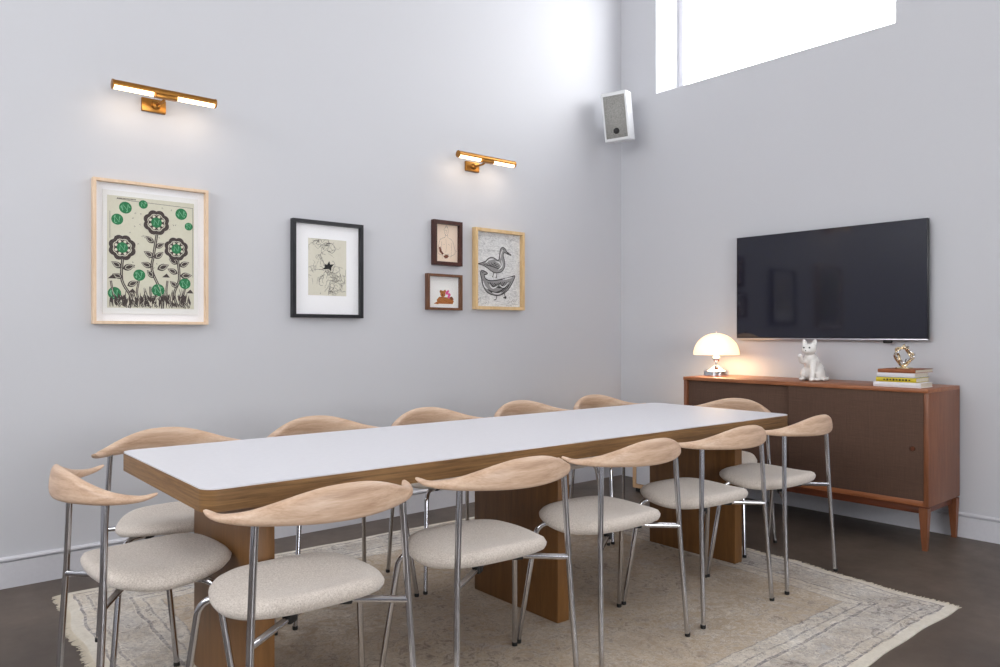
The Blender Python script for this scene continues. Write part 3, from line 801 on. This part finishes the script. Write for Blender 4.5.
# 3 seated figure line drawing
t, w, h = framed('small line drawing of a figure in dark mahogany frame, above the brown toy picture', 'picture', 2.864, 3.096, 1.585, 1.878, .024, .036, 'mahogany', 'paper_buff')
W, Hh = .184, .243
A = Art(W, Hh, 0, h/2-Hh/2, -.0105, ['paper_buff', 'ink_soft', 'ink_brown'])
head = [(.40, .88), (.50, .95), (.58, .88), (.57, .77), (.50, .71), (.43, .77), (.40, .88)]
A.stroke([PP(*p) for p in head], .0013, 1); A.stroke([PP(.46, .93), PP(.5, .985), PP(.55, .93)], .0015, 1)
for s_ in (-1, 1): A.stroke([PP(.49+s_*.04, .85), PP(.49+s_*.015, .852)], .0015, 1, 2, 1)
A.stroke([PP(.47, .78), PP(.52, .78)], .0013, 1, 2, 1); A.stroke([PP(.495, .84), PP(.505, .81)], .001, 1, 2, 1)
A.stroke([PP(.45, .74), PP(.44, .66), PP(.24, .60), PP(.16, .42), PP(.14, .22), PP(.34, .17)], .0014, 1)
A.stroke([PP(.55, .74), PP(.57, .66), PP(.76, .59), PP(.85, .42), PP(.88, .24), PP(.62, .14)], .0014, 1)
A.stroke([PP(.30, .55), PP(.28, .35), PP(.33, .08)], .0011, 1); A.stroke([PP(.73, .52), PP(.72, .3), PP(.70, .10)], .0011, 1)
A.stroke([PP(.48, .62), PP(.5, .4), PP(.47, .25)], .001, 1); A.stroke([PP(.36, .48), PP(.43, .46)], .001, 1, 2, 1); A.stroke([PP(.58, .48), PP(.66, .46)], .001, 1, 2, 1)
A.poly([PP(.17, .38), PP(.24, .40), PP(.30, .28), PP(.38, .22), PP(.33, .18), (.20*W, .26*Hh)], 2, 2)
A.poly([PP(.36, .15), PP(.50, .20), PP(.62, .17), PP(.54, .10), PP(.44, .09)], 2, 2)
A.stroke([PP(.2, .3), PP(.45, .2), PP(.62, .22)], .0014, 1); A.stroke([PP(.9, .32), PP(.96, .30)], .0014, 2, 2, 1)
A.done(t)

# 4 toy picture
t, w, h = framed('small landscape picture of a brown toy with pink bow in walnut frame', 'picture', 2.816, 3.096, 1.293, 1.527, .016, .036, 'walnut', 'mat_board')
W, Hh = .235, .190
A = Art(W, Hh, 0, h/2-Hh/2, -.0105, ['paper_white', 'toy_brown', 'toy_dark', 'pink', 'ink'])
A.poly([PP(.17, .10), PP(.28, .17), PP(.34, .16), PP(.33, .08)], 1, 1)
A.poly([PP(.30, .10), PP(.27, .24), PP(.36, .34), PP(.62, .33), PP(.80, .30), PP(.86, .20), PP(.82, .10)], 1, 2)
A.disc(*PP(.48, .44), .021, 1, 3); A.disc(*PP(.41, .52), .010, 1, 4); A.disc(*PP(.55, .54), .009, 1, 4); A.disc(*PP(.41, .52), .005, 2, 5)
A.disc(*PP(.47, .40), .007, 2, 5); A.disc(*PP(.45, .47), .002, 4, 6); A.disc(*PP(.52, .47), .002, 4, 6)
for (u, v, r) in ((.62, .48, .012), (.70, .42, .011), (.66, .54, .008), (.68, .34, .009)): A.disc(*PP(u, v), r, 3, 5)
A.poly([PP(.70, .34), PP(.80, .36), PP(.86, .26), PP(.76, .24)], 2, 4)
for p0, p1 in (((.3, .2), (.44, .14)), ((.5, .24), (.62, .18)), ((.66, .16), (.80, .15)), ((.36, .32), (.58, .30))): A.stroke([PP(*p0), PP(*p1)], .0022, 2, 6, 1)
A.done(t)

# 5 ducks
t, w, h = framed('charcoal drawing of two ducks in light pine frame, right of the small frames', 'picture', 3.203, 3.652, 1.304, 1.858, .022, .040, 'pine', 'paper_white')
W, Hh = .405, .510
A = Art(W, Hh, 0, h/2-Hh/2, -.0105, ['sketch', 'charcoal', 'charcoal_mid'])
def duckpoly(pts, mi, layer): A.poly([(v.x, v.y) for v in smooth_path([(*PP(*p), 0) for p in pts]+[(*PP(*pts[0]), 0)], 5)[:-1]], mi, layer)
d1 = [(.04, .565), (.20, .60), (.30, .655), (.40, .66), (.50, .63), (.53, .70), (.545, .78), (.60, .815), (.66, .795), (.70, .755), (.74, .74), (.69, .735), (.635, .745), (.615, .70), (.645, .62), (.64, .54), (.56, .475), (.42, .46), (.30, .50), (.18, .545)]
duckpoly(d1, 2, 1); A.stroke([PP(*p) for p in d1]+[PP(*d1[0])], .006, 1, 3)
A.stroke([PP(.68, .765), PP(.80, .715), PP(.70, .73)], .006, 1, 3); A.disc(*PP(.625, .785), .004, 1, 4)
for a in range(5): A.stroke([PP(.16+.06*a, .57+.008*a), PP(.30+.05*a, .55-.01*a), PP(.46+.03*a, .60-.02*a)], .004, 1, 2)
for p0, p1, p2 in (((.50, .50), (.585, .56), (.57, .64)), ((.555, .66), (.56, .72), (.60, .78)), ((.22, .585), (.30, .63), (.40, .645)), ((.44, .61), (.52, .60), (.57, .55)),
                   ((.16, .34), (.20, .27), (.27, .23)), ((.30, .30), (.38, .25), (.5, .29)), ((.52, .30), (.62, .27), (.74, .34)), ((.60, .37), (.70, .39), (.82, .41)), ((.36, .19), (.48, .175), (.6, .20))):
    A.stroke([PP(*p0), PP(*p1), PP(*p2)], .010, 0, 4, 5, True)
A.stroke([PP(.40, .47), PP(.38, .41), PP(.36, .405)], .006, 1, 3); A.stroke([PP(.47, .465), PP(.46, .40), PP(.44, .395)], .006, 1, 3)
d2 = [(.10, .44), (.13, .475), (.20, .47), (.26, .445), (.23, .43), (.19, .42), (.22, .37), (.32, .35), (.46, .36), (.62, .385), (.76, .41), (.88, .435), (.84, .36), (.76, .27), (.66, .20), (.52, .155), (.36, .16), (.24, .20), (.16, .28), (.13, .37)]
duckpoly(d2, 2, 1); A.stroke([PP(*p) for p in d2]+[PP(*d2[0])], .007, 1, 3); A.disc(*PP(.155, .452), .004, 1, 4)
for a in range(7): A.stroke([PP(.26+.05*a, .33-.004*a), PP(.38+.05*a, .27-.004*a), PP(.52+.045*a, .33+.004*a)], .0075 if a % 2 else .004, 1, 2)
for a in range(5): A.stroke([PP(.22+.03*a, .25-.015*a), PP(.40+.05*a, .19), PP(.58+.04*a, .23+.02*a)], .005, 1, 2)
A.stroke([PP(.46, .155), PP(.45, .10), PP(.40, .09)], .006, 1, 3); A.stroke([PP(.64, .19), PP(.65, .135), PP(.61, .125)], .006, 1, 3); A.disc(*PP(.66, .13), .010, 1, 4)
rnd = random.Random(5)
for k in range(90):
    u, v = rnd.random()*.92+.03, rnd.random()*.95+.02; L_ = .02+.05*rnd.random()
    if u+L_/W > .98: continue
    A.stroke([PP(u, v), (u*W+L_, v*Hh+.006*(rnd.random()-.5))], .0012, 2, 0.5, 1)
for k in range(40):
    u, v = (.02+.28*rnd.random(), .02+.10*rnd.random()) if k < 20 else (.72+.2*rnd.random(), .03+.1*rnd.random()); A.stroke([PP(u, v), PP(u+.04*rnd.random(), v+.02)], .002, 2, .6, 1)
A.done(t)

# ------------------------------------------------------------------ light
w = bpy.data.worlds.new('World'); S.world = w; w.use_nodes = True
bg = w.node_tree.nodes['Background']
bg.inputs[0].default_value = (.975, .985, 1.0, 1); bg.inputs[1].default_value = 10.0
def portal(name, loc, rot, sx_, sy_):
    l = bpy.data.lights.new(name, 'AREA'); l.shape = 'RECTANGLE'; l.size = sx_; l.size_y = sy_; l.cycles.is_portal = True
    o = bpy.data.objects.new(name, l); COL.objects.link(o); o.location = loc; o.rotation_euler = rot; return o
portal('daylight_portal', (XR+.37, (WIN[0]+WIN[1])/2, (WIN[2]+WIN[3])/2), (0, R(90), 0), WIN[3]-WIN[2], WIN[1]-WIN[0])
portal('daylight_portal', (XR+.37, (W2[0]+W2[1])/2, (W2[2]+W2[3])/2), (0, R(90), 0), W2[3]-W2[2], W2[1]-W2[0])
portal('daylight_portal', ((W3[0]+W3[1])/2, YB-.37, (W3[2]+W3[3])/2), (R(90), 0, 0), W3[1]-W3[0], W3[3]-W3[2])
portal('daylight_portal', (XF-.37, (W4[0]+W4[1])/2, (W4[2]+W4[3])/2), (0, R(-90), 0), W4[3]-W4[2], W4[1]-W4[0])
for x, z in ((1.178, 2.310), (3.215, 2.295)):
    for s in (-1, 1):
        l = bpy.data.lights.new('picture_light_glow', 'AREA'); l.shape = 'RECTANGLE'; l.size = .18; l.size_y = .02; l.energy = .18; l.color = (1, .80, .60)
        o = bpy.data.objects.new('picture_light_glow', l); COL.objects.link(o); o.location = (x+s*.155, YL-.145, z-.030); o.rotation_euler = (R(20), 0, 0)
l = bpy.data.lights.new('lamp_bulb', 'POINT'); l.energy = 3.6; l.color = (1, .72, .45); l.shadow_soft_size = .05
o = bpy.data.objects.new('lamp_bulb', l); COL.objects.link(o); o.location = (lx, ly, ZT+.19)

# ------------------------------------------------------------------ camera
cam = bpy.data.cameras.new('camera'); cam.sensor_width = 36; cam.lens = 760/1000*36; cam.clip_start = .02
co = bpy.data.objects.new('camera', cam); COL.objects.link(co); S.camera = co
co.location = (0, 0, 1.14); co.rotation_euler = (R(90), 0, R(49.4-90))
S.view_settings.view_transform = 'Standard'; S.view_settings.look = 'None'; S.view_settings.gamma = 1
S.view_settings.use_curve_mapping = False; S.view_settings.exposure = -0.12
